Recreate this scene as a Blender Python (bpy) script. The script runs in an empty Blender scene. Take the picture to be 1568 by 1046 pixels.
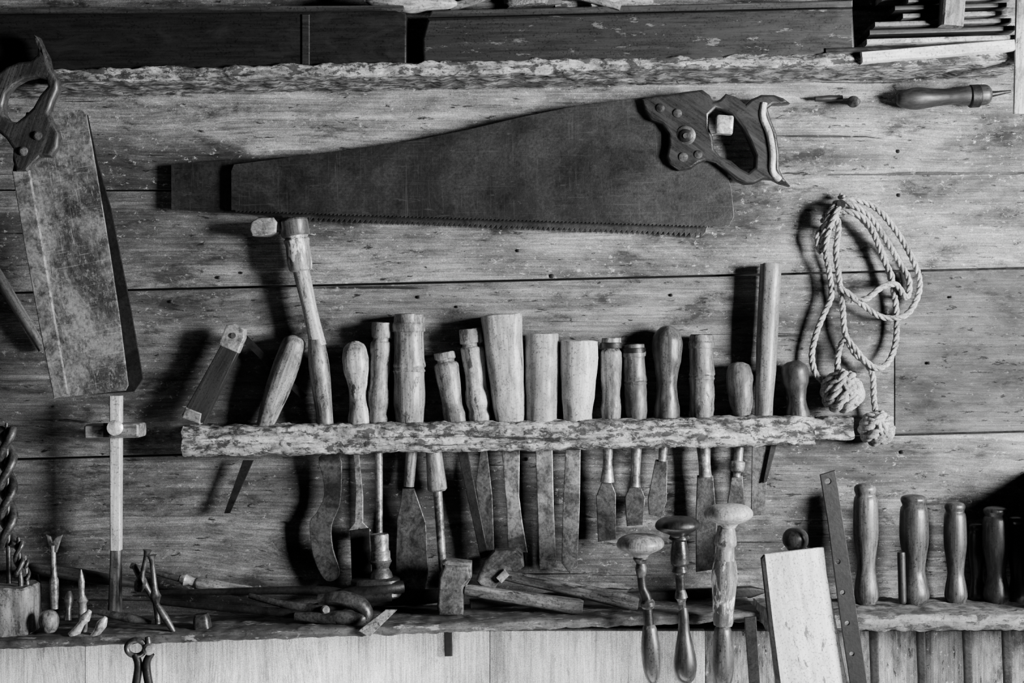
import bpy, math, random
from mathutils import Vector, Matrix, noise
random.seed(7)
S=0.0008; D=2100.0; CX,CY=784.0,523.0; Z0=1.45
sc=bpy.context.scene
def W(x,y,d):
    k=1-d/D
    return Vector(((x-CX)*k*S,-d*S,Z0+(CY-y)*k*S))
# ---------------------------------------------------------------- materials
MC={}
def nt(name):
    m=bpy.data.materials.new(name); m.use_nodes=True
    t=m.node_tree; b=t.nodes['Principled BSDF']
    return m,t,b
def N(t,typ,**kw):
    n=t.nodes.new(typ)
    for k,v in kw.items():
        if k in n.inputs.keys(): n.inputs[k].default_value=v
        else: setattr(n,k,v)
    return n
def ramp(t,src,pts):
    r=t.nodes.new('ShaderNodeValToRGB')
    e=r.color_ramp.elements
    while len(e)<len(pts): e.new(0.5)
    for i,(p,c) in enumerate(pts):
        e[i].position=p; e[i].color=(c,c,c,1)
    t.links.new(src,r.inputs[0]); return r.outputs[0]
def mul(t,a,b,fac=1.0,mode='MULTIPLY'):
    m=t.nodes.new('ShaderNodeMix'); m.data_type='RGBA'; m.blend_type=mode
    for key,val in ((0,fac),(6,a),(7,b)):
        if isinstance(val,bpy.types.NodeSocket): t.links.new(val,m.inputs[key])
        elif key==0: m.inputs[0].default_value=val
        else: m.inputs[key].default_value=(val,val,val,1)
    return m.outputs[2]
def coords(t):
    tc=t.nodes.new('ShaderNodeTexCoord'); oi=t.nodes.new('ShaderNodeObjectInfo')
    m=N(t,'ShaderNodeMath',operation='MULTIPLY'); m.inputs[1].default_value=7.3
    t.links.new(oi.outputs['Random'],m.inputs[0])
    a=N(t,'ShaderNodeVectorMath',operation='ADD')
    t.links.new(tc.outputs['Object'],a.inputs[0]); t.links.new(m.outputs[0],a.inputs[1])
    return a.outputs[0],oi.outputs['Random']
def nz(t,vec,sc3,detail=6,rough=.6,dist=0):
    mp=t.nodes.new('ShaderNodeMapping'); mp.inputs['Scale'].default_value=sc3
    t.links.new(vec,mp.inputs['Vector'])
    n=t.nodes.new('ShaderNodeTexNoise'); n.inputs['Scale'].default_value=1
    n.inputs['Detail'].default_value=detail; n.inputs['Roughness'].default_value=rough
    n.inputs['Distortion'].default_value=dist
    t.links.new(mp.outputs[0],n.inputs['Vector']); return n.outputs[0]
def ax(axis,along,across):
    return tuple(along if c==axis else across for c in 'XYZ')
def wood(lo,hi,axis='Z',fine=260,along=14,rough=.36,bump=.3,chips=0.0,chipv=.5,cracks=0.0,blotch=.7,spec=.5,chs=(30,90),tone=True):
    key=('w',lo,hi,axis,fine,along,rough,bump,chips,chipv,cracks,blotch,chs,tone)
    if key in MC: return MC[key]
    m,t,b=nt('wood_%03d'%len(MC)); v,rnd=coords(t)
    g=nz(t,v,ax(axis,along,fine),8,.65,.3)
    c=ramp(t,g,[(.34,lo),(.5,(lo+hi)/2),(.64,hi)])
    bl=nz(t,v,ax(axis,22,50),8,.7,.6)
    c=mul(t,c,ramp(t,bl,[(.38,1-blotch),(.54,1.0)]))
    if tone: c=mul(t,c,ramp(t,rnd,[(0,.5),(1,1.3)]))
    sp=nz(t,v,(420,420,420),3,.7)
    c=mul(t,c,ramp(t,sp,[(.34,.3),(.46,1.0)]))
    h=g
    if cracks>0:
        ck=nz(t,v,ax(axis,6,130),7,.72,.6)
        cv=ramp(t,ck,[(.28+.1*cracks,.03),(.35+.1*cracks,1.0)])
        c=mul(t,c,cv); h=mul(t,h,cv)
    if chips>0:
        cp=nz(t,v,ax(axis,chs[0],chs[1]),10,.72,.3)
        cm=ramp(t,cp,[(.60-.14*chips,0),(.65-.14*chips,.93)])
        c=mul(t,c,chipv,cm,'MIX')
        h=mul(t,h,cm,.6,'ADD')
    t.links.new(c,b.inputs['Base Color'])
    t.links.new(ramp(t,bl,[(.36,min(1,rough+.3)),(.56,rough)]),b.inputs['Roughness'])
    b.inputs['Specular IOR Level'].default_value=spec
    bp=t.nodes.new('ShaderNodeBump'); bp.inputs['Strength'].default_value=min(1,bump); bp.inputs['Distance'].default_value=.0012
    t.links.new(h,bp.inputs['Height']); t.links.new(bp.outputs[0],b.inputs['Normal'])
    MC[key]=m; return m
def wallmat(lo,hi,axis='X',fleck=.3,key='a',knots=True,contrast=1.0,bump=1.0):
    m,t,b=nt('wall_boards_'+key); v,rnd=coords(t)
    mp=t.nodes.new('ShaderNodeMapping'); mp.inputs['Scale'].default_value=ax(axis,3.6,8)
    t.links.new(v,mp.inputs[0])
    vo=t.nodes.new('ShaderNodeTexVoronoi'); vo.inputs['Scale'].default_value=1; vo.inputs['Randomness'].default_value=1
    t.links.new(mp.outputs[0],vo.inputs['Vector'])
    kd=vo.outputs['Distance']
    bend=ramp(t,kd,[(0,1),(.2,.3),(.5,0)])
    sc_=N(t,'ShaderNodeVectorMath',operation='SCALE'); sc_.inputs['Scale'].default_value=.03
    t.links.new(bend,sc_.inputs[0])
    ad=N(t,'ShaderNodeVectorMath',operation='ADD'); t.links.new(v,ad.inputs[0]); t.links.new(sc_.outputs[0],ad.inputs[1])
    v2=ad.outputs[0]
    g1=nz(t,v2,ax(axis,2.4,60),10,.66,.3)
    g2=nz(t,v2,ax(axis,12,420),7,.75,.1)
    mid=(lo+hi)*.5
    c=ramp(t,g1,[(.34,lo*.5+mid*.5),(.5,mid),(.64,hi)])
    c=mul(t,c,ramp(t,g2,[(.36,.45),(.6,1.2)]))
    bl=nz(t,v,ax(axis,3.2,7.5),6,.65,.6)
    c=mul(t,c,ramp(t,bl,[(.38,.22),(.5,.85),(.6,1.2)]),contrast)
    # worn stains, blotchy
    b2=nz(t,v,ax(axis,13,30),10,.74,.25)
    c=mul(t,c,ramp(t,b2,[(.37,.18),(.45,.75),(.52,1.0),(.64,1.45)]),contrast)
    if knots:
        c=mul(t,c,ramp(t,kd,[(.0,.03),(.05,.08),(.08,.4),(.11,.8),(.25,1)]),.97)
    sg=nz(t,v,ax(axis,45,170),6,.68,.4)
    sm=ramp(t,sg,[(.33,.05),(.38,1)])
    c=mul(t,c,sm,max(.4,contrast))
    ck=nz(t,v2,ax(axis,2.2,95),6,.6,.2)
    cs=ramp(t,ck,[(.31,.06),(.34,1)])
    c=mul(t,c,cs,contrast)
    fk=nz(t,v,ax(axis,110,180),9,.8,.3)
    fm=ramp(t,fk,[(.60-.06*fleck,0),(.67-.06*fleck,.75)])
    c=mul(t,c,min(.95,hi*2.0),fm,'MIX')
    gr=nz(t,v,(900,900,900),2,.7)
    c=mul(t,c,ramp(t,gr,[(.3,.45),(.7,1.4)]))
    t.links.new(c,b.inputs['Base Color'])
    t.links.new(ramp(t,b2,[(.35,.8),(.6,.5)]),b.inputs['Roughness']); b.inputs['Specular IOR Level'].default_value=.35
    hh=mul(t,g1,g2,.5,'ADD'); hh=mul(t,hh,sm); hh=mul(t,hh,b2,.3,'ADD'); hh=mul(t,hh,cs)
    bp=t.nodes.new('ShaderNodeBump'); bp.inputs['Strength'].default_value=.75*bump; bp.inputs['Distance'].default_value=.0022
    t.links.new(hh,bp.inputs['Height']); t.links.new(bp.outputs[0],b.inputs['Normal'])
    return m
def metal(lo,hi,rough=.42,metallic=.6,speck=.0,big=22,scratch=0):
    key=('m',lo,hi,rough,metallic,speck,big,scratch)
    if key in MC: return MC[key]
    m,t,b=nt('metal_%03d'%len(MC)); v,rnd=coords(t)
    n=nz(t,v,(big,big,big),9,.68,1.2)
    c=ramp(t,n,[(.39,lo),(.58,hi)])
    n2=nz(t,v,(300,300,300),4,.7)
    c=mul(t,c,ramp(t,n2,[(.3,.45),(.6,1.2)]))
    n6=nz(t,v,(big*4,big*4,big*4),8,.72,.4)
    c=mul(t,c,ramp(t,n6,[(.39,.3),(.52,1.05)]))
    if speck>0:
        n3=nz(t,v,(160,220,160),8,.85)
        c=mul(t,c,min(1,hi*2.0),ramp(t,n3,[(.58-.1*speck,0),(.76-.1*speck,.8)]),'MIX')
    if scratch>0:
        for sc3 in ((9,500,9),(420,14,14),(60,260,30)):
            n4=nz(t,v,sc3,5,.6,1.5)
            c=mul(t,c,min(1,hi*3),ramp(t,n4,[(.60,0),(.72,scratch)]),'MIX')
    t.links.new(c,b.inputs['Base Color']); b.inputs['Metallic'].default_value=metallic
    t.links.new(ramp(t,n6,[(.35,min(1,rough+.25)),(.6,rough)]),b.inputs['Roughness'])
    bp=t.nodes.new('ShaderNodeBump'); bp.inputs['Strength'].default_value=.4; bp.inputs['Distance'].default_value=.0006
    t.links.new(n2,bp.inputs['Height']); t.links.new(bp.outputs[0],b.inputs['Normal'])
    MC[key]=m; return m
def WL(a='Z'): return wood(.12,.5,a,chips=.3,chipv=.02)
def WM(a='Z'): return wood(.03,.18,a,chips=.3,chipv=.012)
def WD(a='Z'): return wood(.010,.045,a,rough=.3)
def WK(a='Z'): return wood(.003,.010,a,rough=.3)
def CHIP(a='Z',lo=.07,hi=.42,chips=.55): return wood(lo,hi,a,fine=150,along=26,bump=1,chips=chips,chipv=.012,cracks=.9,rough=.75,chs=(60,120),blotch=.8,tone=False)
STEEL=metal(.03,.12,.32,.65)
DARK=metal(.005,.018,.38,.5)
BLACK=metal(.002,.006,.5,.3)
BRIGHT=metal(.25,.65,.32,.5)
SAWM=metal(.010,.034,.36,.45,0,9,.3)
SPOT=metal(.04,.24,.48,.3,.5,12,.3)
# ---------------------------------------------------------------- builders
CUR=None
def group(name,x,y,d):
    global CUR
    e=bpy.data.objects.new(name,None); e.empty_display_size=.02
    sc.collection.objects.link(e); e.location=W(x,y,d); CUR=e; return e
def part(name,mesh,mat,M,ang=35,solo=False):
    o=bpy.data.objects.new(name,mesh); sc.collection.objects.link(o)
    mesh.materials.clear(); mesh.materials.append(mat)
    for p in mesh.polygons: p.use_smooth=True
    try: mesh.set_sharp_from_angle(angle=math.radians(ang))
    except Exception: pass
    if CUR is not None and not solo:
        o.parent=CUR; o.matrix_parent_inverse=Matrix.Translation(-Vector(CUR.location))
    o.matrix_basis=M
    return o
def cr(pts,n=5):
    out=[]; L=len(pts)
    for i in range(L-1):
        p0=pts[max(0,i-1)];p1=pts[i];p2=pts[i+1];p3=pts[min(L-1,i+2)]
        for j in range(n):
            u=j/n
            out.append(tuple(.5*((2*b)+(-a+c)*u+(2*a-5*b+4*c-d)*u*u+(-a+3*b-3*c+d)*u**3) for a,b,c,d in zip(p0,p1,p2,p3)))
    out.append(tuple(pts[-1])); return out
def loft(name,p0,p1,st,mat,p=2.0,n=32,jit=0,jf=60,sm=0,solo=False,ang=35):
    A=W(*p0);B=W(*p1); k=(1-(p0[2]+p1[2])*.5/D)*S
    L=(B-A).length; z=(B-A).normalized(); yv=Vector((0,-1,0)); yv=(yv-z*yv.dot(z))
    if yv.length<.01: yv=Vector((0,0,1))
    yv.normalize(); xv=yv.cross(z)
    M=Matrix(((xv.x,yv.x,z.x,A.x),(xv.y,yv.y,z.y,A.y),(xv.z,yv.z,z.z,A.z),(0,0,0,1)))
    st=[(s_[0],s_[1],s_[2] if len(s_)>2 else s_[1]) for s_ in st]
    if sm: st=cr(st,sm)
    vs=[];fs=[]
    off=Vector((random.random()*9,random.random()*9,0))
    for t_,a,b_ in st:
        for i in range(n):
            an=2*math.pi*(i+.5)/n; c=math.cos(an);s=math.sin(an)
            r=(abs(c)**p+abs(s)**p)**(-1/p)
            q=Vector((max(a,.01)*k*r*c,max(b_,.01)*k*r*s,t_*L))
            if jit: q+=noise.noise_vector(q*jf+off)*jit*k+noise.noise_vector(q*jf*4+off)*jit*.5*k
            vs.append(q)
    m=len(st)
    for j in range(m-1):
        for i in range(n):
            a=j*n+i;b=j*n+(i+1)%n
            fs.append((a,b,b+n,a+n))
    fs.append(tuple(reversed(range(n)))); fs.append(tuple(range((m-1)*n,m*n)))
    me=bpy.data.meshes.new(name); me.from_pydata([tuple(v) for v in vs],[],fs); me.update()
    return part(name,me,mat,M,ang,solo)
def beam(name,p0,p1,h,dep,mat,jit=1.5,nst=120,solo=False,p=9,jf=60):
    st=[(i/nst,h/2,dep/2) for i in range(nst+1)]
    return loft(name,p0,p1,st,mat,p=p,n=48,jit=jit,jf=jf,solo=solo,ang=50)
def plate(name,polys,d,th,mat,bev=.8,g=0,solo=False,smooth=0):
    if smooth:
        q=[]
        for pl in polys:
            P=list(pl); P=[P[-1]]+P+[P[0],P[1]]
            c=cr(P,smooth); q.append(c[smooth:-smooth-1])
        polys=q
    o=polys[0]; cx=sum(a[0] for a in o)/len(o); cy=sum(a[1] for a in o)/len(o)
    k=(1-(d+th)/D)*S; ca=math.cos(math.radians(g));sa=math.sin(math.radians(g))
    cu=bpy.data.curves.new(name,'CURVE'); cu.dimensions='2D'; cu.fill_mode='BOTH'
    cu.extrude=max(.00001,(th/2-bev)*S); cu.bevel_depth=bev*S; cu.offset=-bev*S; cu.bevel_resolution=2 if bev>2 else 1
    for pl in polys:
        sp=cu.splines.new('POLY'); sp.points.add(len(pl)-1); sp.use_cyclic_u=True
        for i,(x,y) in enumerate(pl):
            X=(x-cx)*k;Y=(cy-y)*k
            sp.points[i].co=(X*ca+Y*sa,-X*sa+Y*ca,0,1)
    ob=bpy.data.objects.new('tmp',cu); sc.collection.objects.link(ob)
    dg=bpy.context.evaluated_depsgraph_get(); dg.update()
    me=bpy.data.meshes.new_from_object(ob.evaluated_get(dg)); bpy.data.objects.remove(ob); me.name=name
    loc=Vector(((cx-CX)*k,-(d+th/2)*S,Z0+(CY-cy)*k))
    M=Matrix.Translation(loc)@Matrix.Rotation(math.radians(90),4,'X')@Matrix.Rotation(math.radians(g),4,'Z')
    return part(name,me,mat,M,30,solo)
def sweep(P,rad,n,vs,fs,closed=False):
    base=len(vs); L=len(P)
    T=[]
    for i in range(L):
        a=P[(i-1)%L] if closed or i>0 else P[i]; b=P[(i+1)%L] if closed or i<L-1 else P[i]
        T.append((b-a).normalized())
    nrm=T[0].orthogonal().normalized()
    fr=[]
    for i in range(L):
        nrm=(nrm-T[i]*nrm.dot(T[i]))
        if nrm.length<1e-9: nrm=T[i].orthogonal()
        nrm.normalize(); fr.append((nrm.copy(),T[i].cross(nrm)))
        r=rad[i] if isinstance(rad,list) else rad
        for j in range(n):
            an=2*math.pi*j/n
            vs.append(P[i]+(nrm*math.cos(an)+fr[-1][1]*math.sin(an))*r)
    rng=L if closed else L-1
    for i in range(rng):
        for j in range(n):
            a=base+i*n+j;b=base+i*n+(j+1)%n;i2=(i+1)%L
            fs.append((a,b,base+i2*n+(j+1)%n,base+i2*n+j))
    if not closed:
        fs.append(tuple(base+j for j in reversed(range(n)))); fs.append(tuple(base+(L-1)*n+j for j in range(n)))
    return fr
def tube(name,pts,r,mat,n=14,sm=6,closed=False,solo=False):
    q=[(a[0],a[1],a[2],a[3] if len(a)>3 else r) for a in pts]
    if sm: q=cr(q,sm)
    P=[W(a[0],a[1],a[2]) for a in q]; R=[a[3]*S for a in q]
    c=sum(P,Vector())/len(P); P=[p-c for p in P]
    vs=[];fs=[]; sweep(P,R,n,vs,fs,closed)
    me=bpy.data.meshes.new(name); me.from_pydata([tuple(v) for v in vs],[],fs); me.update()
    return part(name,me,mat,Matrix.Translation(c),40,solo)
def resample(P,step):
    out=[P[0]];acc=0
    for i in range(1,len(P)):
        a=P[i-1];b=P[i];l=(b-a).length
        while acc+l>=step:
            u=(step-acc)/l; a=a.lerp(b,u); out.append(a.copy()); l=(b-a).length; acc=0
        acc+=l
    return out
def rope(name,paths,r,mat,pitch=None):
    vs=[];fs=[]; pitch=pitch or r*7
    for idx,P in enumerate(paths):
        P=resample(P,r*.45)
        L=len(P)
        if L<4: continue
        dummy=[];df=[]; fr=sweep(P,.001,3,dummy,df,False)
        for s_ in range(3):
            Q=[]
            for i in range(L):
                an=2*math.pi*(i*r*.45/pitch)+s_*2.094
                Q.append(P[i]+(fr[i][0]*math.cos(an)+fr[i][1]*math.sin(an))*r*.5)
            sweep(Q,r*.56,7,vs,fs,False)
    c=sum(vs,Vector())/len(vs)
    me=bpy.data.meshes.new(name); me.from_pydata([tuple(v-c) for v in vs],[],fs); me.update()
    return part(name,me,mat,Matrix.Translation(c),80)
def knob(name,p,ax_,prof,mat,n=28):
    return loft(name,p,(p[0]+ax_[0],p[1]+ax_[1],p[2]+ax_[2]),prof,mat,n=n)
# ---------------------------------------------------------------- wall
WA=wallmat(.02,.19,'X',.35,'grey'); WC=wallmat(.02,.20,'X',.3,'grey_low'); WR=wallmat(.05,.30,'X',.35,'pale')
WLD=wallmat(.012,.09,'X',.3,'grey_dark')
WB=wallmat(.6,.99,'Y',.0,'limewashed',knots=False,contrast=.4,bump=.6)
s1=lambda x:449-.0245*x
s2=lambda x:704-.0275*x
XL,XR=-900,2500
JX=458
group('wall_back',784,523,0)
plate('board_1',[[(XL,-700),(XR,-700),(XR,-60),(XL,-20)]],-20,20,WLD)
plate('board_2',[[(XL,-17),(XR,-57),(XR,s1(XR)-1.6),(JX,s1(JX)-1.6),(JX,291),(XL,288)]],-20,20,WR)
plate('board_3',[[(XL,290.5),(JX-1,293.5),(JX-1,s1(JX)-1.6),(XL,s1(XL)-1.6)]],-20,19,WA)
plate('board_4',[[(XL,s1(XL)+1.6),(1369,s1(1369)+1.6),(1369,s2(1369)-1.6),(XL,s2(XL)-1.6)]],-20,19,WA)
plate('board_5',[[(1370.5,s1(1371)+1.6),(XR,s1(XR)+1.6),(XR,s2(XR)-1.6),(1370.5,s2(1371)-1.6)]],-20,17.5,WLD)
plate('board_6',[[(XL,s2(XL)+1.6),(XR,s2(XR)+1.6),(XR,935),(XL,975)]],-20,19,WC)
x=XL; i=0
while x<XR:
    w=[470,560,620,330,520][i%5]
    plate('panel_board_%d'%i,[[(x+.5,966),(x+w-.5,966),(x+w-.5,2330),(x+.5,2330)]],-24,20,WB if x<1060 else wallmat(.06,.3,'Y',.1,'panel%d'%i,False),.6)
    x+=w;i+=1
plate('backing',[[(XL,-700),(XR,-700),(XR,2330),(XL,2330)]],-34,8,BLACK)
CUR=None
fl=bpy.data.meshes.new('floor'); fl.from_pydata([(-1.8,-3.2,0),(2.4,-3.2,0),(2.4,.05,0),(-1.8,.05,0)],[],[(0,1,2,3)])
part('floor',fl,wood(.04,.1,'X',fine=60,along=4,rough=.8),Matrix.Identity(4))
group('wall_nails',800,400,0)
for (x,y,r) in [(335,425,2.6),(793,384,2.6),(845,423,3.5),(1375,232,3),(262,462,2.5),(641,455,2.6),(1376,299,3),(370,418,2),(1028,452,2.5),(1422,556,2.5),(1456,455,2),(1381,692,3),(700,470,2),(806,703,3)]:
    knob('nail',(x,y,-2),(0,0,4),[(0,r*.5),(.4,r*.5),(.45,r),(.9,r*.9),(1,r*.5)],DARK,12)
# ---------------------------------------------------------------- top shelf
group('shelf_top',784,120,60)
beam('ledge',(-60,131,60),(1542,98,60),22,118,CHIP(lo=.06,hi=.46,chips=.6),jit=4,nst=300)
group('wooden_straightedge',300,60,60)
plate('body',[[(-80,24),(605,16),(622,22),(622,101),(-80,118)]],30,80,wood(.004,.012,'X',rough=.3,tone=False),2,1)
plate('cap_strip',[[(-80,12),(618,8),(620,19),(-80,23)]],34,60,wood(.012,.05,'X',tone=False),2,1)
plate('groove_strip',[[(462,22),(474,22),(474,102),(462,102)]],104,8,wood(.006,.02,'X',tone=False),1)
group('spirit_level',980,65,60)
plate('body',[[(655,28),(1306,12),(1310,86),(648,105),(646,60)]],24,90,wood(.010,.028,'X',rough=.3,chips=.08,chipv=.08,tone=False),4,1)
plate('top_face',[[(662,16),(1306,0),(1306,11),(655,27)]],40,50,wood(.012,.05,'X',tone=False),2,1)
group('spokeshave',620,5,70)
loft('body',(560,2,80),(700,6,80),[(0,2),(.1,9),(.35,14),(.5,17),(.7,12),(.9,9),(1,3)],wood(.12,.5,'Z',tone=False),sm=4)
loft('iron',(600,-8,85),(660,-6,85),[(0,14,5),(1,14,5)],BRIGHT,p=8)
group('wooden_mallet',790,-10,60)
loft('handle',(700,8,60),(860,0,60),[(0,6),(.2,9),(.5,8),(.8,12),(1,10)],WM(),sm=3)
loft('head',(800,-40,60),(806,14,60),[(0,30),(.1,34),(.9,34),(1,30)],WM(),p=5)
group('wood_offcuts',930,0,60)
for a,b in [((850,8,60),(1000,4,60)),((880,-6,50),(1010,12,66)),((905,10,78),(985,-14,70)),((860,-12,80),(950,12,90)),((690,12,70),(760,-8,80))]:
    loft('stick',a,b,[(0,6),(1,5)],WL(),p=5)
group('lath_stack',1430,60,80)
ys=[(1256,1545,84,12,118),(1318,1545,70,9,122),(1322,1540,56,9,112),(1330,1535,44,8,108),(1372,1530,32,8,100),(1360,1528,20,8,104),(1380,1534,8,9,96),(1350,1530,-5,9,100),(1370,1530,-19,9,100)]
for i,(x0,x1,y,h,dd) in enumerate(ys):
    mat=[WK('Z'),WL(),WD(),WM(),WL(),WD(),WM(),WL(),WM()][i]
    loft('lath_%d'%i,(x0,y+(x1-x0)*.01,dd-38),(x1,y-(x1-x0)*.02,dd-38),[(0,h/2,38),(1,h/2,38)],mat,p=9)
loft('bright_lath',(1315,92,108),(1546,73,108),[(0,9,22),(1,9,22)],wood(.4,.8,'Z',blotch=.4,tone=False),p=9)
loft('upright_block',(1455,42,118),(1460,-20,118),[(0,17,14),(1,17,14)],WL(),p=8)
group('hanging_lath',1562,85,110)
loft('strip',(1566,-60,125),(1561,175,125),[(0,9,4),(1,9,4)],WL(),p=8)
group('wood_awl',1430,150,25)
loft('handle',(1372,153,22),(1518,145,22),[(0,4),(.04,11),(.2,17),(.4,14),(.6,12),(.75,15),(.92,16),(.98,12),(1,5)],wood(.008,.035,'Z',tone=False),sm=4)
loft('ferrule',(1484,148,22),(1500,147,22),[(0,16),(.1,17.5),(.9,17.5),(1,16)],DARK)
loft('spike',(1515,145,22),(1548,140,22),[(0,5),(1,2)],DARK)
group('wall_peg',1305,155,15)
knob('peg',(1312,156,-2),(-6,0,38),[(0,6),(.7,7),(.75,9),(.95,9),(1,5)],WD())
group('small_peg',1262,150,10)
loft('peg',(1248,152,12),(1290,150,12),[(0,4),(.5,5),(1,4)],WD())
# ---------------------------------------------------------------- big saw
def teeth(a,b,step,h):
    out=[];n=int(math.hypot(b[0]-a[0],b[1]-a[1])/step)
    for i in range(n):
        u=i/n;v=(i+.85)/n
        out.append((a[0]+(b[0]-a[0])*u,a[1]+(b[1]-a[1])*u)); out.append((a[0]+(b[0]-a[0])*v,a[1]+(b[1]-a[1])*v+h))
    out.append(b); return out
group('hand_saw',700,270,12)
plate('blade',[[(262,252),(355,245),(560,235),(900,220),(1060,250),(1084,345)]+teeth((1080,357),(432,331),8,7)+[(262,321)]],14,3,SAWM,.4,1)
group('hand_saw',720,260,26)
blade=[(354,262),(358,252),(560,226),(640,214),(720,198),(800,179),(880,163),(985,149),(1060,165),(1112,262),(1120,290),(1124,332),(1117,345),(1098,347)]+teeth((1090,346),(360,322),6,3)+[(354,322)]
plate('blade',[blade],28,3,SAWM,.4,1)
H_out=[(983,152),(992,149),(1014,146),(1050,140),(1076,137),(1088,146),(1092,156),(1103,152),(1112,143),(1128,148),(1142,160),(1150,152),(1166,145),(1186,145),(1200,150),(1211,158),(1196,160),(1184,160),(1176,166),(1180,180),(1190,205),(1194,235),(1194,258),(1200,272),(1211,285),(1196,281),(1184,275),(1170,274),(1156,281),(1142,282),(1128,276),(1112,262),(1096,250),(1082,246),(1070,250),(1058,259),(1040,261),(1026,252),(1020,240),(1024,222),(1024,205),(1014,190),(998,184),(988,172)]
H_hole=[(1096,166),(1108,170),(1124,178),(1138,196),(1148,216),(1157,238),(1156,256),(1146,264),(1134,258),(1120,246),(1104,240),(1094,228),(1092,210),(1086,196),(1086,176)]
plate('handle',[H_out,H_hole],21,22,wood(.006,.025,'X',rough=.26,fine=320,tone=False),4,-35)
tube('grip_edge',[(1170,158,42),(1168,178,43),(1178,205,44),(1183,235,44),(1183,262,43),(1194,276,41)],5,wood(.3,.7,'Z',tone=False),sm=6)
for (x,y,r) in [(1011,166,7),(1037,174,7),(1046,241,7.5),(1069,237,6.5),(1050,208,15)]:
    knob('bolt',(x,y,41),(0,0,5),[(0,r),(.6,r),(.85,r*.85),(1,r*.4)],metal(.04,.14,.35,.7))
knob('bolt_ring',(1050,208,45),(0,0,3),[(0,10),(.6,10),(1,8)],DARK)
knob('bolt_slot',(1050,208,47),(0,0,2.5),[(0,5),(1,4)],STEEL)
loft('square_nut',(1110,178,47),(1108,206,47),[(0,12,8),(.1,13,9),(.9,13,9),(1,12,8)],metal(.2,.45,.4,.5,.4),p=7)
# ---------------------------------------------------------------- left saws (hang in front of the ledge)
group('panel_saw',170,400,122)
plate('blade',[[(112,172),(134,176),(150,250),(170,320),(200,470),(219,580),(205,600),(105,606)]],121,3,DARK,.5,-80)
group('tenon_saw',90,330,130)
plate('blade',[[(40,172),(125,168),(132,176),(140,220),(152,290),(166,375),(182,480),(196,590),(192,598),(82,610),(60,500),(40,380),(19,262)]],130,4,SPOT,.6,-80)
plate('back_spine',[[(18,262),(44,258),(62,360),(84,490),(104,604),(82,611),(58,490),(36,370)]],127,12,metal(.10,.3,.45,.4,.2),1.5,-80)
HL=[(50,52),(58,56),(63,70),(72,86),(76,104),(88,122),(88,138),(80,155),(74,172),(80,186),(90,204),(88,226),(78,240),(60,240),(50,250),(40,262),(24,262),(18,246),(19,228),(8,212),(-6,200),(-22,180),(-24,140),(-12,118),(8,102),(28,94),(46,92),(56,84),(57,72)]
HH=[(4,160),(8,144),(20,130),(36,121),(56,117),(70,120),(72,132),(60,146),(50,164),(38,176),(24,187),(12,184),(5,174)]
plate('handle',[HL,HH],124,22,wood(.012,.06,'X',rough=.26,fine=320,tone=False),5,70)
knob('bolt',(58,208,145),(0,0,4),[(0,7),(.6,7),(1,5)],STEEL)
knob('bolt',(36,232,145),(0,0,4),[(0,7),(.6,7),(1,5)],STEEL)
group('wooden_stick',30,470,14)
loft('stick',(-60,330,14),(66,536,14),[(0,8),(.5,9),(1,7)],wood(.06,.15,'Z'))
# ---------------------------------------------------------------- rack
group('tool_rack',784,665,30)
beam('rail',(286,675,31),(1242,658,31),44,62,CHIP(lo=.10,hi=.5),jit=3.6,nst=300)
beam('rail_end',(1236,657,24),(1302,655,24),34,44,CHIP(),jit=3,nst=24)
def rackY(x): return 653-(x-286)*.0179
pear=[(0,.05),(.012,.35),(.04,.62),(.1,.88),(.2,1),(.34,.95),(.5,.76),(.64,.66),(.76,.72),(.9,.86),(1,.84)]
oval=[(0,.05),(.01,.4),(.04,.7),(.1,.9),(.25,1),(.5,.97),(.75,.85),(.9,.7),(1,.62)]
cyl=[(0,.1),(.004,.8),(.02,.93),(.06,1),(.5,.99),(.9,1),(.97,.95),(1,.8)]
cap=[(0,.1),(.005,.75),(.02,.85),(.09,.86),(.11,.72),(.14,.72),(.16,.9),(.22,1),(.5,.92),(.7,.84),(.85,.9),(1,.86)]
ringed=[(0,.1),(.006,.8),(.02,.9),(.08,.92),(.1,1),(.16,1),(.18,.9),(.4,.93),(.47,1),(.49,.93),(.52,1),(.55,.93),(.8,.97),(1,.8)]
carv=[(0,.1),(.006,.78),(.02,.9),(.14,.92),(.16,.78),(.19,.78),(.22,.95),(.4,.88),(.6,.84),(.68,.96),(.78,1),(.86,.82),(.92,.9),(1,.8)]
def tool(nm,xt,yt,xb,r,prof,mat,d=30,blade=None,ferr=None,fl_=1.0,p=2,sm=3,yb=None):
    yb=yb or rackY(xb)+4
    d=max(d,r+2) if r<31 else r+1
    group(nm,xt,yt,d)
    loft('handle',(xt,yt,d),(xb,yb,d),[(t,r*q,r*q*fl_) for t,q in prof],mat,p=p,sm=sm,jit=1.4,jf=80)
    if ferr:
        for (t0,t1,rr) in ferr:
            a=(xt+(xb-xt)*t0,yt+(yb-yt)*t0,d); b=(xt+(xb-xt)*t1,yt+(yb-yt)*t1,d)
            loft('ferrule',a,b,[(0,rr*.95),(.1,rr),(.9,rr),(1,rr*.95)],DARK)
    if blade:
        for bl in blade: bl()
def BL(pts,th=4,mat=None,d=28,g=88,sm=0,bev=.9):
    return lambda: plate('blade',[pts],d-th/2,th,mat or STEEL,bev,g,smooth=sm)
def SH(a,b,r0,r1,mat=None,d=30):
    return lambda: loft('shank',(a[0],a[1],d),(b[0],b[1],d),[(0,r0),(1,r1)],mat or STEEL,n=20)
def ST(a,b,st,mat=None,d=30,p=2): return lambda: loft('socket',(a[0],a[1],d),(b[0],b[1],d),st,mat or STEEL,sm=2,p=p)
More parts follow.
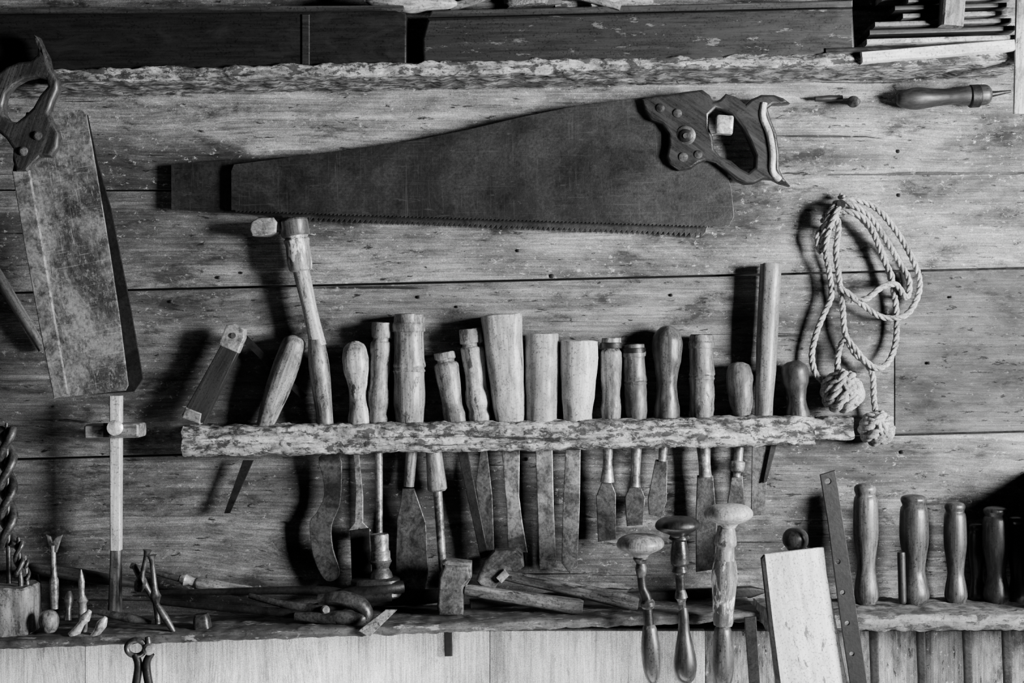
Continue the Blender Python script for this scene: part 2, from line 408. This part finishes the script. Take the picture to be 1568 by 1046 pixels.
MSTEEL=metal(.08,.32,.32,.6)
WX=wood(.07,.27,'Z',tone=False,chips=.3,chipv=.015)
WXL=wood(.18,.5,'Z',tone=False,chips=.28,chipv=.03,blotch=.6)
group('sliding_bevel',330,570,40)
plate('stock',[[(346,514),(366,536),(312,648),(278,636)]],30,18,wood(.008,.03,'X',tone=False),1.5,62)
plate('brass_top',[[(346,498),(358,496),(375,504),(374,518),(364,541),(334,528)]],29,20,metal(.14,.36,.4,.4),2)
plate('brass_end',[[(284,623),(309,633),(306,650),(278,640)]],29,20,metal(.1,.26,.4,.4),2)
knob('screw',(357,514,48),(0,0,3),[(0,5),(1,4)],STEEL)
plate('blade',[[(366,518),(376,512),(470,606),(462,612)]],20,4,DARK,.5)
plate('tongue',[[(372,705),(388,705),(352,786),(343,786)]],22,4,DARK,.5)
tool('wood_chisel',455,514,404,20,oval,WX,30)
group('hammer',455,480,32)
loft('handle',(459,405,34),(487,530,32),[(0,13),(.3,12),(.6,11),(1,13)],WXL,sm=3)
loft('handle_lower',(484,520,33),(499,655,31),[(0,12),(.3,16),(.8,13),(1,12)],wood(.03,.22,'Z',fine=160,cracks=.7,tone=False,chips=.4,chipv=.01),sm=3)
loft('socket',(450,338,36),(461,416,34),[(0,6),(.01,17),(.06,20),(.14,21),(.3,19),(.34,17),(.38,20),(.5,18),(.8,19),(.97,17),(1,12)],wood(.08,.3,'Z',chips=.4,chipv=.7,tone=False),sm=2)
loft('collar',(449,336,36),(453,362,36),[(0,20),(.1,22),(.85,22),(1,20)],wood(.02,.09,'Z',tone=False))
plate('poll',[[(384,340),(396,333),(418,333),(424,340),(422,356),(410,361),(386,361),(382,352)]],22,30,metal(.12,.35,.4,.4,.5),3,0)
loft('neck',(415,344,37),(444,346,37),[(0,9,10),(1,13,14)],DARK,p=3)
tool('wood_chisel',543,522,552,21,pear,WXL,blade=[BL([(488,700),(520,696),(523,740),(520,775),(508,805),(510,840),(520,872),(516,886),(500,890),(486,870),(477,840),(474,800),(484,786),(496,760),(494,730)],5,STEEL,sm=3)])
tool('wood_chisel',585,493,578,17,carv,WX,blade=[BL([(541,696),(550,696),(556,760),(556,800),(568,812),(562,822),(549,808),(540,822),(534,812),(543,800),(545,750)],4,MSTEEL)])
tool('screwdriver',626,480,627,25,ringed,WX,blade=[SH((580,690),(581,825),6,5,MSTEEL)])
tool('wood_gouge',680,539,698,19,cap,WX,blade=[SH((630,690),(626,745),9,8,WM()),BL([(616,748),(634,748),(640,765),(652,800),(656,880),(650,908),(608,908),(606,860),(608,795),(614,768)],5,STEEL)])
tool('wood_file',720,503,736,19,carv,WXL,blade=[ST((664,688),(670,752),[(0,12),(.6,14),(.95,15),(1,9)],WX),SH((670,750),(678,872),7,6,MSTEEL)])
tool('mortise_chisel',768,482,781,31,[(0,.85),(.01,.98),(.05,1),(.5,.88),(.85,.78),(1,.66)],wood(.16,.4,'Z',cracks=.7,tone=False,blotch=.45),p=3.2,blade=[BL([(700,690),(716,690),(742,820),(748,852),(736,856),(724,800)],5,DARK),BL([(736,690),(746,690),(754,760),(757,850),(750,862),(742,840),(728,740)],4,STEEL)])
tool('turning_gouge',830,514,829,26,[(0,.7),(.01,.93),(.03,1),(.6,.97),(1,.9)],wood(.15,.32,'Z',tone=False,blotch=.35),blade=[BL([(768,688),(796,688),(795,760),(800,800),(808,846),(778,846),(776,780)],5,MSTEEL)])
tool('paring_chisel',887,521,884,29,[(0,.7),(.01,.92),(.04,1),(.3,1),(.6,.9),(.9,.76),(1,.7)],wood(.26,.52,'Z',tone=False,blotch=.35),blade=[BL([(820,688),(846,688),(848,780),(852,868),(826,872),(824,800)],5,MSTEEL)])
tool('wood_chisel',936,517,936,17,cap,WX,ferr=[(.06,.13,17)],blade=[BL([(866,688),(889,688),(888,770),(884,868),(872,878),(860,862),(862,780)],5,MSTEEL)])
tool('wood_chisel',970,527,975,18,ringed,wood(.03,.11,'Z',tone=False),ferr=[(.05,.12,18.5)],blade=[ST((931,684),(930,738),[(0,8),(.5,7),(1,11)],MSTEEL),BL([(922,738),(936,738),(943,756),(943,826),(916,830),(913,760)],5,STEEL)])
tool('carving_gouge',1022,498,1021,23,pear,wood(.02,.08,'Z',rough=.26,tone=False),blade=[ST((975,684),(972,745),[(0,8),(.6,7),(1,9)],MSTEEL),BL([(966,742),(980,742),(988,762),(984,804),(960,806),(957,762)],5,STEEL)])
tool('wood_chisel',1074,512,1075,20,ringed,wood(.05,.18,'Z',tone=False,chips=.3,chipv=.01),ferr=[(.0,.1,17)],blade=[SH((1016,684),(1014,706),7,6,MSTEEL),BL([(1004,704),(1022,704),(1021,768),(1012,792),(994,788),(992,765)],5,STEEL)])
tool('wood_chisel',1131,554,1136,20,oval,wood(.04,.16,'Z',tone=False,chips=.3,chipv=.01),blade=[ST((1077,682),(1080,730),[(0,11),(.6,9),(1,10)],MSTEEL),BL([(1068,728),(1092,728),(1098,800),(1094,872),(1066,876),(1066,780)],5,STEEL)])
tool('cold_chisel',1180,409,1169,16,[(0,.5),(.006,.85),(.02,1),(.5,.98),(1,.84)],wood(.07,.2,'Z',tone=False,blotch=.5),blade=[ST((1132,684),(1128,730),[(0,7),(.45,7),(.5,11),(.8,10),(.85,6),(1,6)],MSTEEL),BL([(1121,728),(1137,728),(1141,776),(1118,780),(1114,770)],4,STEEL)])
tool('wood_chisel',1216,552,1222,21,pear,WD(),blade=[BL([(1152,684),(1180,682),(1174,740),(1172,788),(1150,790)],4,STEEL),BL([(1180,682),(1190,682),(1174,738),(1168,740)],4,DARK,d=34)])
# ---------------------------------------------------------------- rope
ROPE=wood(.16,.45,'Z',fine=500,along=500,rough=.9,bump=.6,blotch=.6,tone=False)
def P3(l,n=10): return [W(*a) for a in cr(l,n)]
group('coiled_rope',1310,450,25)
paths=[
 [(1283,352,16),(1264,346,22),(1252,362,26),(1256,385,22),(1264,345,34),(1278,316,38),(1305,306,34),(1340,318,28),(1368,348,22),(1394,390,20),(1408,430,20),(1402,462,20),(1384,484,20),(1352,486,22),(1322,468,26),(1300,450,30),(1284,440,30)],
 [(1286,330,18),(1300,322,26),(1322,338,26),(1342,366,22),(1362,420,18),(1372,470,16),(1372,520,18),(1362,552,24),(1344,564,30),(1324,552,36),(1306,530,38),(1294,520,34),(1284,540,26),(1282,575,22)],
 [(1262,330,26),(1270,345,36),(1264,380,32),(1270,420,22),(1273,452,22),(1262,480,20),(1250,510,18),(1243,545,18),(1250,574,20),(1268,590,20)],
 [(1274,320,26),(1284,345,32),(1280,385,26),(1284,420,20),(1290,470,20),(1294,510,20),(1308,540,20),(1326,556,22),(1336,575,26),(1338,610,22),(1342,640,20)],
 [(1276,312,30),(1300,312,40),(1330,330,36),(1352,360,28),(1376,400,18),(1392,430,16),(1388,456,18),(1372,436,30),(1350,440,34),(1326,458,32),(1302,460,26)],
 [(1258,340,20),(1286,324,36),(1316,330,40),(1336,352,32),(1352,395,22),(1366,425,26),(1360,440,20)],
 [(1270,350,40),(1282,322,44),(1292,306,30),(1286,300,12)],
]
rope('rope_coil',[P3(p_) for p_ in paths],4.7*S,ROPE)
def fist(name,cx,cy,d,R,rr,rot):
    C=W(cx,cy,d); Rm=Matrix.Rotation(rot,3,'Y')@Matrix.Rotation(rot*.7,3,'X'); pp=[]
    for ai in range(3):
        for o in (-1,0,1):
            h=o*rr*1.75; rad=math.sqrt(max(.01,R*R-h*h))*(1.0-.06*ai)
            l=[]
            for i in range(49):
                an=2*math.pi*i/48; wob=1+.10*math.sin(an*2+ai*1.3+o)
                v=[rad*wob*math.cos(an),rad*wob*math.sin(an)]; v.insert(ai,h); l.append(C+Rm@(Vector(v)*S))
            pp.append(l)
    rope(name,pp,rr*S,ROPE)
fist('knot_large',1290,600,38,26,7.2,.5)
fist('knot_small',1343,656,30,21,6.6,.9)
group('rope_nail',1284,318,10)
loft('nail',(1284,318,-2),(1288,312,46),[(0,4),(.9,4),(.92,7),(1,6)],DARK)
# ---------------------------------------------------------------- bottom shelf
group('shelf_bottom',560,975,75)
def yf(x): return 980-.037*x
SM=wood(.015,.09,'Z',fine=100,along=6,bump=.8,cracks=.6,rough=.6,chips=.3,chipv=.2,tone=False)
kf=(1-150/D)
cxs=lambda x:CX+(x-CX)*kf/(1-75/D)
cyy=lambda x:CY+((yf(x)+8-CY)*kf)/(1-75/D)
beam('board',(cxs(-90),cyy(-90),75),(cxs(1164),cyy(1164),75),15,150,SM,jit=2.4,nst=240,p=12)
group('tool_rack',1400,940,70)
beam('rail',(1166,941,72),(1700,938,72),27,136,wood(.03,.16,'Z',fine=120,along=8,chips=.4,chipv=.01,bump=1,rough=.7,tone=False),jit=3,nst=120,p=12)
def rtool(nm,x,yt,yb,r,prof,mat,bx=None,d=60):
    group(nm,x,yt,d); loft('handle',(x,yt,d),(x+2,yb,d),[(t,r*q) for t,q in prof],mat,sm=3)
    if bx: loft('blade',(bx,953,d),(bx+4,1090,d),[(0,7,3),(1,6,3)],DARK,p=6)
hp=[(0,.1),(.01,.6),(.03,.82),(.06,.85),(.1,.75),(.15,.9),(.4,.95),(.55,.8),(.7,.68),(.82,.85),(.93,.95),(1,.7)]
WD2=wood(.015,.06,'Z',rough=.28,tone=False)
rtool('wood_chisel',1325,740,924,20,hp,wood(.03,.13,'Z',rough=.3,tone=False),1337)
rtool('wood_chisel',1399,757,924,23,hp,WD2,1409)
rtool('wood_chisel',1462,768,924,18,hp,WD2,1480,50)
rtool('wood_chisel',1524,775,924,21,hp,WD2,1540,50)
rtool('wood_file',1380,845,924,6,cyl,WD(),None,90)
rtool('wood_awl',1495,800,924,14,hp,WK(),None,30)
rtool('wood_awl',1556,790,924,14,hp,WK(),None,50)
group('added_shade_panel',1640,850,120)  # unseen panel, added off frame to throw shade on the lower right wall
plate('panel',[[(1650,735),(1672,735),(1672,926),(1650,926)]],0,170,WD('Y'),2)
# ---------------------------------------------------------------- left shelf tools
def auger(x,y0,y1,r,d,tw=30):
    group('auger_bit',x,y0,d)
    loft('core',(x,y0,d),(x+4,y1,d),[(0,2),(.03,3),(.6,3.5),(1,4)],STEEL)
    for ph in (0,math.pi):
        n=int((y1-y0)*.75/3); pts=[]
        for i in range(n):
            a=ph+i*3/tw*2*math.pi*.5; pts.append((x+i*3/(y1-y0)*4+math.cos(a)*r*.62,y0+8+i*3,d+math.sin(a)*r*.62,r*.42))
        tube('flute',pts,4,STEEL,n=10,sm=2)
auger(10,648,895,15,80,44)
auger(28,822,897,9,112,26)
auger(38,850,897,7,90,20)
group('bit_block',22,935,100)
loft('block',(20,896,95),(22,968,95),[(0,31,34),(.04,34,37),(.95,34,37),(1,32,35)],wood(.06,.28,'Z',fine=100,cracks=.9,chips=.3,chipv=.02,tone=False),p=4,jit=3,sm=1)
loft('rope_hole',(-8,925,130),(-8,925,133),[(0,5),(1,5)],BLACK)
def bit(nm,a,b,st,mat=None,extra=None,p=2):
    group(nm,*a); loft('shank',a,b,st,mat or STEEL,sm=2,p=p)
    if extra: extra()
bit('drill_bit',(81,835,60),(84,932,60),[(0,5),(.1,4),(.5,5),(.55,7),(1,6)],MSTEEL,lambda:(plate('fork',[[(70,819),(76,822),(80,830),(86,822),(95,819),(89,836),(86,846),(76,846),(74,836)]],57,6,MSTEEL,1)))
bit('wooden_knob',(74,934,125),(76,968,125),[(0,4),(.1,11),(.4,15),(.8,13),(1,8)],WM())
bit('drill_bit',(124,872,110),(128,968,110),[(0,1),(.2,5),(.4,4),(.5,9),(.55,6),(.8,7),(1,5)],MSTEEL)
bit('countersink_bit',(138,935,132),(112,974,132),[(0,3),(.3,8),(.5,5),(1,9)],BRIGHT)
bit('countersink_bit',(162,945,134),(142,980,134),[(0,3),(.3,8),(.6,6),(1,8)],BRIGHT)
bit('drill_bit',(226,842,80),(212,905,80),[(0,7),(.15,4),(.6,4),(.8,9),(1,6)])
bit('drill_bit',(232,850,100),(242,955,100),[(0,8),(.1,4),(.5,5),(.6,9),(.7,5),(1,4)])
bit('drill_bit',(205,865,70),(250,945,70),[(0,4),(.3,6),(.5,4),(1,4)])
bit('drill_bit',(150,937,110),(232,953,110),[(0,4),(.3,6),(.7,7),(1,3)])
bit('drill_bit',(240,925,128),(268,970,128),[(0,4),(.5,6),(1,3)])
bit('drill_bit',(56,880,40),(60,945,60),[(0,3),(.3,6),(.6,4),(1,6)],DARK)
bit('drill_bit',(106,905,60),(104,950,70),[(0,3),(.3,7),(.6,4),(1,6)],STEEL)
bit('drill_bit',(270,880,30),(330,905,50),[(0,5),(.3,7),(.6,4),(1,4)],MSTEEL)
bit('chuck_key',(308,940,112),(311,968,112),[(0,9),(.3,12),(1,13)],STEEL,None,5)
group('marking_gauge',178,700,55)
loft('stem',(178,606,60),(178,842,60),[(0,9),(1,8)],wood(.3,.65,'Z',tone=False,blotch=.4),p=6)
loft('stem_foot',(178,838,60),(176,938,60),[(0,6),(.05,8),(.6,9),(1,10)],WM(),p=4)
loft('fence',(136,660,60),(218,658,60),[(0,10,22),(.03,11,24),(.97,11,24),(1,10,22)],WX,p=7)
knob('thumb_screw',(176,655,82),(0,0,16),[(0,6),(.3,7),(.4,12),(.9,12),(1,8)],BRIGHT)
plate('wedge',[[(158,648),(166,648),(168,670),(158,670)]],84,6,DARK,.8)
group('screwdriver',300,885,50)
loft('handle',(298,893,40),(392,908,50),[(0,6),(.06,10),(.3,11),(.6,9),(.9,9),(1,5)],WX,sm=3)
loft('ferrule',(276,886,40),(300,893,40),[(0,6),(.3,9),(.6,6),(1,8)],BRIGHT)
loft('shank',(200,866,40),(278,887,40),[(0,4),(.5,4),(1,5)],STEEL)
group('wood_chisel',100,885,30)
loft('handle',(40,868,30),(215,895,30),[(0,4),(.1,9),(.5,10),(.8,8),(1,5)],WD(),sm=3)
group('blacksmith_tongs',370,908,70)
tube('rein_upper',[(240,908,70,4),(330,906,70,5),(430,904,70,6),(500,905,70,7),(530,912,74,8)],5,DARK)
tube('rein_lower',[(245,922,90,4),(330,930,96,5),(400,935,100,6),(452,938,104,8),(500,930,100,10),(540,918,90,10)],5,DARK)
tube('jaw_upper',[(525,912,80,10),(548,908,80,11),(590,902,76,12),(618,898,70,9)],8,DARK)
tube('jaw_lower',[(525,918,84,9),(555,915,84,9),(600,912,80,8)],8,DARK)
group('pincers',500,938,110)
tube('handle_a',[(382,912,90,4),(420,922,100,5),(460,930,106,7),(500,935,112,9)],5,STEEL)
tube('handle_b',[(452,944,116,6),(480,945,120,8),(515,946,122,10)],5,STEEL)
tube('jaw_a',[(488,918,110,8),(520,916,112,11),(548,924,114,12),(560,938,116,11),(556,948,118,9)],8,STEEL)
tube('jaw_b',[(505,944,120,8),(525,946,122,11),(548,948,122,10),(558,944,118,8)],8,STEEL)
knob('rivet',(498,934,118),(0,0,10),[(0,7),(.7,7),(1,4)],MSTEEL)
group('oil_can',582,870,60)
loft('neck',(581,818,60),(583,858,60),[(0,12),(.05,14),(.6,13),(.65,15),(.9,15),(1,16)],MSTEEL,sm=2)
loft('shoulder',(583,856,60),(584,890,60),[(0,14),(.1,17),(.4,12),(.6,16),(.9,19),(1,22)],STEEL,sm=2)
loft('base',(575,884,60),(576,914,60),[(0,30,22),(.1,37,26),(.9,39,28),(1,36,26)],metal(.01,.04,.3,.5),p=3)
group('wood_rasp',650,900,35)
loft('blade',(560,920,35),(700,910,35),[(0,8,5),(.5,12,6),(1,10,5)],DARK,p=4)
group('plane_iron',545,880,40)
plate('iron',[[(536,812),(566,808),(572,930),(540,930)]],26,5,DARK,.8)
plate('iron_b',[[(600,880),(650,875),(652,925),(600,928)]],22,8,DARK,.8)
group('wood_shim',578,955,120)
plate('shim',[[(548,966),(590,934),(608,934),(566,975)]],151,6,WX,1,40)
group('hammer',695,905,95)
plate('head_face',[[(681,866),(716,868),(721,886),(710,900),(709,942),(672,942),(669,930),(672,884)]],70,34,metal(.05,.16,.34,.45,.2),4,80)
plate('head_cheek',[[(676,862),(684,858),(722,862),(722,884),(712,902),(680,900)]],66,30,metal(.08,.24,.34,.45),3)
loft('handle',(712,903,96),(892,930,112),[(0,6,8),(.05,9,9),(.4,10,9),(.7,11,10),(.97,12,11),(1,8,8)],wood(.04,.24,'Z',fine=200,cracks=.5,tone=False,chips=.3,chipv=.01),p=2.6,sm=2)
group('hammer',765,872,60)
plate('head',[[(729,890),(742,860),(758,844),(790,842),(801,850),(803,868),(790,880),(770,882),(756,905),(738,900)]],36,32,metal(.07,.22,.34,.45,.2),4,30)
loft('eye_wedge',(764,888,72),(776,876,72),[(0,6,4),(1,6,4)],BRIGHT,p=6)
loft('handle',(772,880,64),(978,924,102),[(0,8,8),(.1,9,9),(.5,10,9),(.8,12,10),(.97,12,10),(1,8,8)],wood(.05,.28,'Z',fine=200,cracks=.5,tone=False,chips=.3,chipv=.01),p=2.6,sm=2)
group('wood_rasp',820,918,40)
loft('blade',(720,925,60),(960,905,30),[(0,7,7),(.9,7,7),(1,3,4)],BLACK,p=5)
group('wood_rasp',1000,912,30)
loft('blade',(960,915,30),(1170,905,30),[(0,9,7),(.9,9,7),(1,3,4)],DARK,p=5)
# ---------------------------------------------------------------- braces
def mush(x,y,r,h,d,mat):
    loft('pad',(x,y,d),(x+1,y+h,d),[(0,r*.3),(.04,r*.62),(.15,r*.86),(.35,r),(.55,r*.97),(.72,r*.7),(.85,r*.4),(1,r*.28)],mat,sm=3,n=40)
dB=182
group('hand_brace',980,830,dB)
mush(980,818,36,36,dB,wood(.08,.26,'Z',rough=.3,tone=False,blotch=.5))
loft('spindle',(981,848,dB),(982,885,dB),[(0,9),(.2,12),(.4,7),(.6,9),(1,6)],STEEL,sm=2)
tube('crank',[(982,880,dB,6),(984,900,dB,6),(990,915,dB,7),(992,935,dB,7),(994,960,dB,7)],6,DARK)
loft('collar',(991,918,dB),(993,932,dB),[(0,8),(.3,11),(.7,11),(1,8)],STEEL)
loft('handle',(994,955,dB),(1000,1048,dB),[(0,6),(.05,10),(.15,12),(.4,15),(.7,14),(.9,10),(1,4)],wood(.025,.09,'Z',rough=.2,tone=False),sm=3)
group('hand_brace',1040,810,dB)
mush(1037,791,34,32,dB+4,WK())
loft('spindle',(1040,820,dB),(1042,905,dB),[(0,14),(.06,16),(.1,11),(.3,14),(.5,14),(.55,10),(.65,13),(.7,8),(1,7)],metal(.015,.06,.2,.6),sm=2)
loft('neck',(1042,903,dB),(1048,965,dB),[(0,7),(.2,10),(.3,6),(1,6)],STEEL,sm=2)
loft('handle',(1046,930,dB),(1050,1048,dB),[(0,6),(.1,8),(.3,9),(.55,15),(.75,18),(.9,15),(.97,9),(1,4)],wood(.015,.05,'Z',rough=.2,tone=False),sm=3)
group('hand_brace',1115,800,dB)
mush(1115,772,37,36,dB+6,wood(.2,.45,'Z',rough=.35,tone=False,blotch=.4))
loft('spindle',(1112,806,dB),(1110,860,dB),[(0,13),(.3,16),(.5,17),(.6,14),(.8,15),(1,16)],WX,sm=2)
loft('body',(1110,855,dB),(1107,958,dB),[(0,15),(.1,18),(.3,20),(.6,17),(.95,15),(1,13)],wood(.03,.2,'Z',chips=.35,chipv=.65,tone=False),sm=2,jit=1)
loft('handle',(1107,955,dB),(1106,1056,dB),[(0,12),(.04,10),(.1,13),(.4,16),(.7,17),(.93,13),(1,6)],wood(.025,.1,'Z',rough=.22,tone=False),sm=3)
# ---------------------------------------------------------------- white board & dark rule
group('scraper_board',1235,940,dB)
plate('board',[[(1171,849),(1262,838),(1266,880),(1276,930),(1304,1080),(1200,1080),(1184,960)]],156,8,wood(.42,.75,'X',fine=90,along=6,blotch=.3,bump=.6,rough=.65,chips=.1,chipv=.08,tone=False),1,-80)
plate('edge_strip',[[(1166,856),(1171,850),(1200,1080),(1192,1080)]],154,9,DARK,.6)
group('wooden_knob',1218,822,120)
loft('knob',(1218,808,120),(1218,842,120),[(0,4),(.1,13),(.35,19),(.7,19),(.9,14),(1,12)],WD2,sm=3)
loft('post',(1218,838,120),(1219,926,120),[(0,9),(1,9)],DARK)
def circ(x,y,r,n=12): return [(x+r*math.cos(2*math.pi*i/n),y+r*math.sin(2*math.pi*i/n)) for i in range(n)]
group('slotted_steel_rule',1290,880,dB)
plate('rule',[[(1256,727),(1279,720),(1296,830),(1314,950),(1333,1080),(1307,1080),(1286,940),(1268,800)],circ(1268,737,4.5)]+[circ(1283+i*7.2,860+i*47,3.5) for i in range(4)],168,5,BLACK,.7,-80)
group('wood_rasp',1158,1000,150)
plate('rasp',[[(1140,946),(1158,944),(1166,1080),(1150,1080)]],154,6,DARK,.8)
group('pliers',220,1010,150)
tube('ring',[(208+14*math.cos(a),992+12*math.sin(a),158) for a in [i*2*math.pi/16 for i in range(17)]],4,STEEL)
tube('handle_a',[(206,1002,158,5),(212,1020,158,6),(206,1060,158,6)],5,DARK)
tube('handle_b',[(232,1000,160,5),(224,1018,160,6),(230,1060,160,6)],5,DARK)
knob('pivot',(228,994,156),(0,0,12),[(0,9),(.7,9),(1,5)],MSTEEL)
loft('hook',(226,975,158),(229,1000,158),[(0,4),(1,7)],STEEL)
group('iron_bracket',686,985,0)
loft('bar',(686,966,2),(687,1004,2),[(0,6,4),(1,6,4)],BLACK,p=8)
for o in list(bpy.data.objects):
    if o.type=='EMPTY' and not o.children: bpy.data.objects.remove(o)
# ---------------------------------------------------------------- light, camera, world
w=bpy.data.worlds.new('World'); sc.world=w; w.use_nodes=True
w.node_tree.nodes['Background'].inputs[0].default_value=(.5,.5,.5,1); w.node_tree.nodes['Background'].inputs[1].default_value=.010
def area(nm,loc,tgt,sx,sy,e):
    l=bpy.data.lights.new(nm,'AREA'); l.shape='RECTANGLE'; l.size=sx; l.size_y=sy; l.energy=e
    o=bpy.data.objects.new(nm,l); sc.collection.objects.link(o); o.location=loc
    o.rotation_euler=(Vector(tgt)-Vector(loc)).to_track_quat('-Z','Y').to_euler(); return o
area('window_light',(1.45,-1.05,1.52),(.1,0,1.42),.4,.5,140)
area('low_fill_light',(-.1,-.34,.72),(-.1,0,1.0),.8,.15,3.6)  # added fill lamp that brightens the boards below the shelf, not a window
cam=bpy.data.cameras.new('camera'); co=bpy.data.objects.new('camera',cam); sc.collection.objects.link(co)
co.location=(0,-D*S,Z0); co.rotation_euler=(math.radians(90),0,0)
cam.sensor_width=36; cam.lens=36*D/1568; cam.clip_start=.05
sc.camera=co
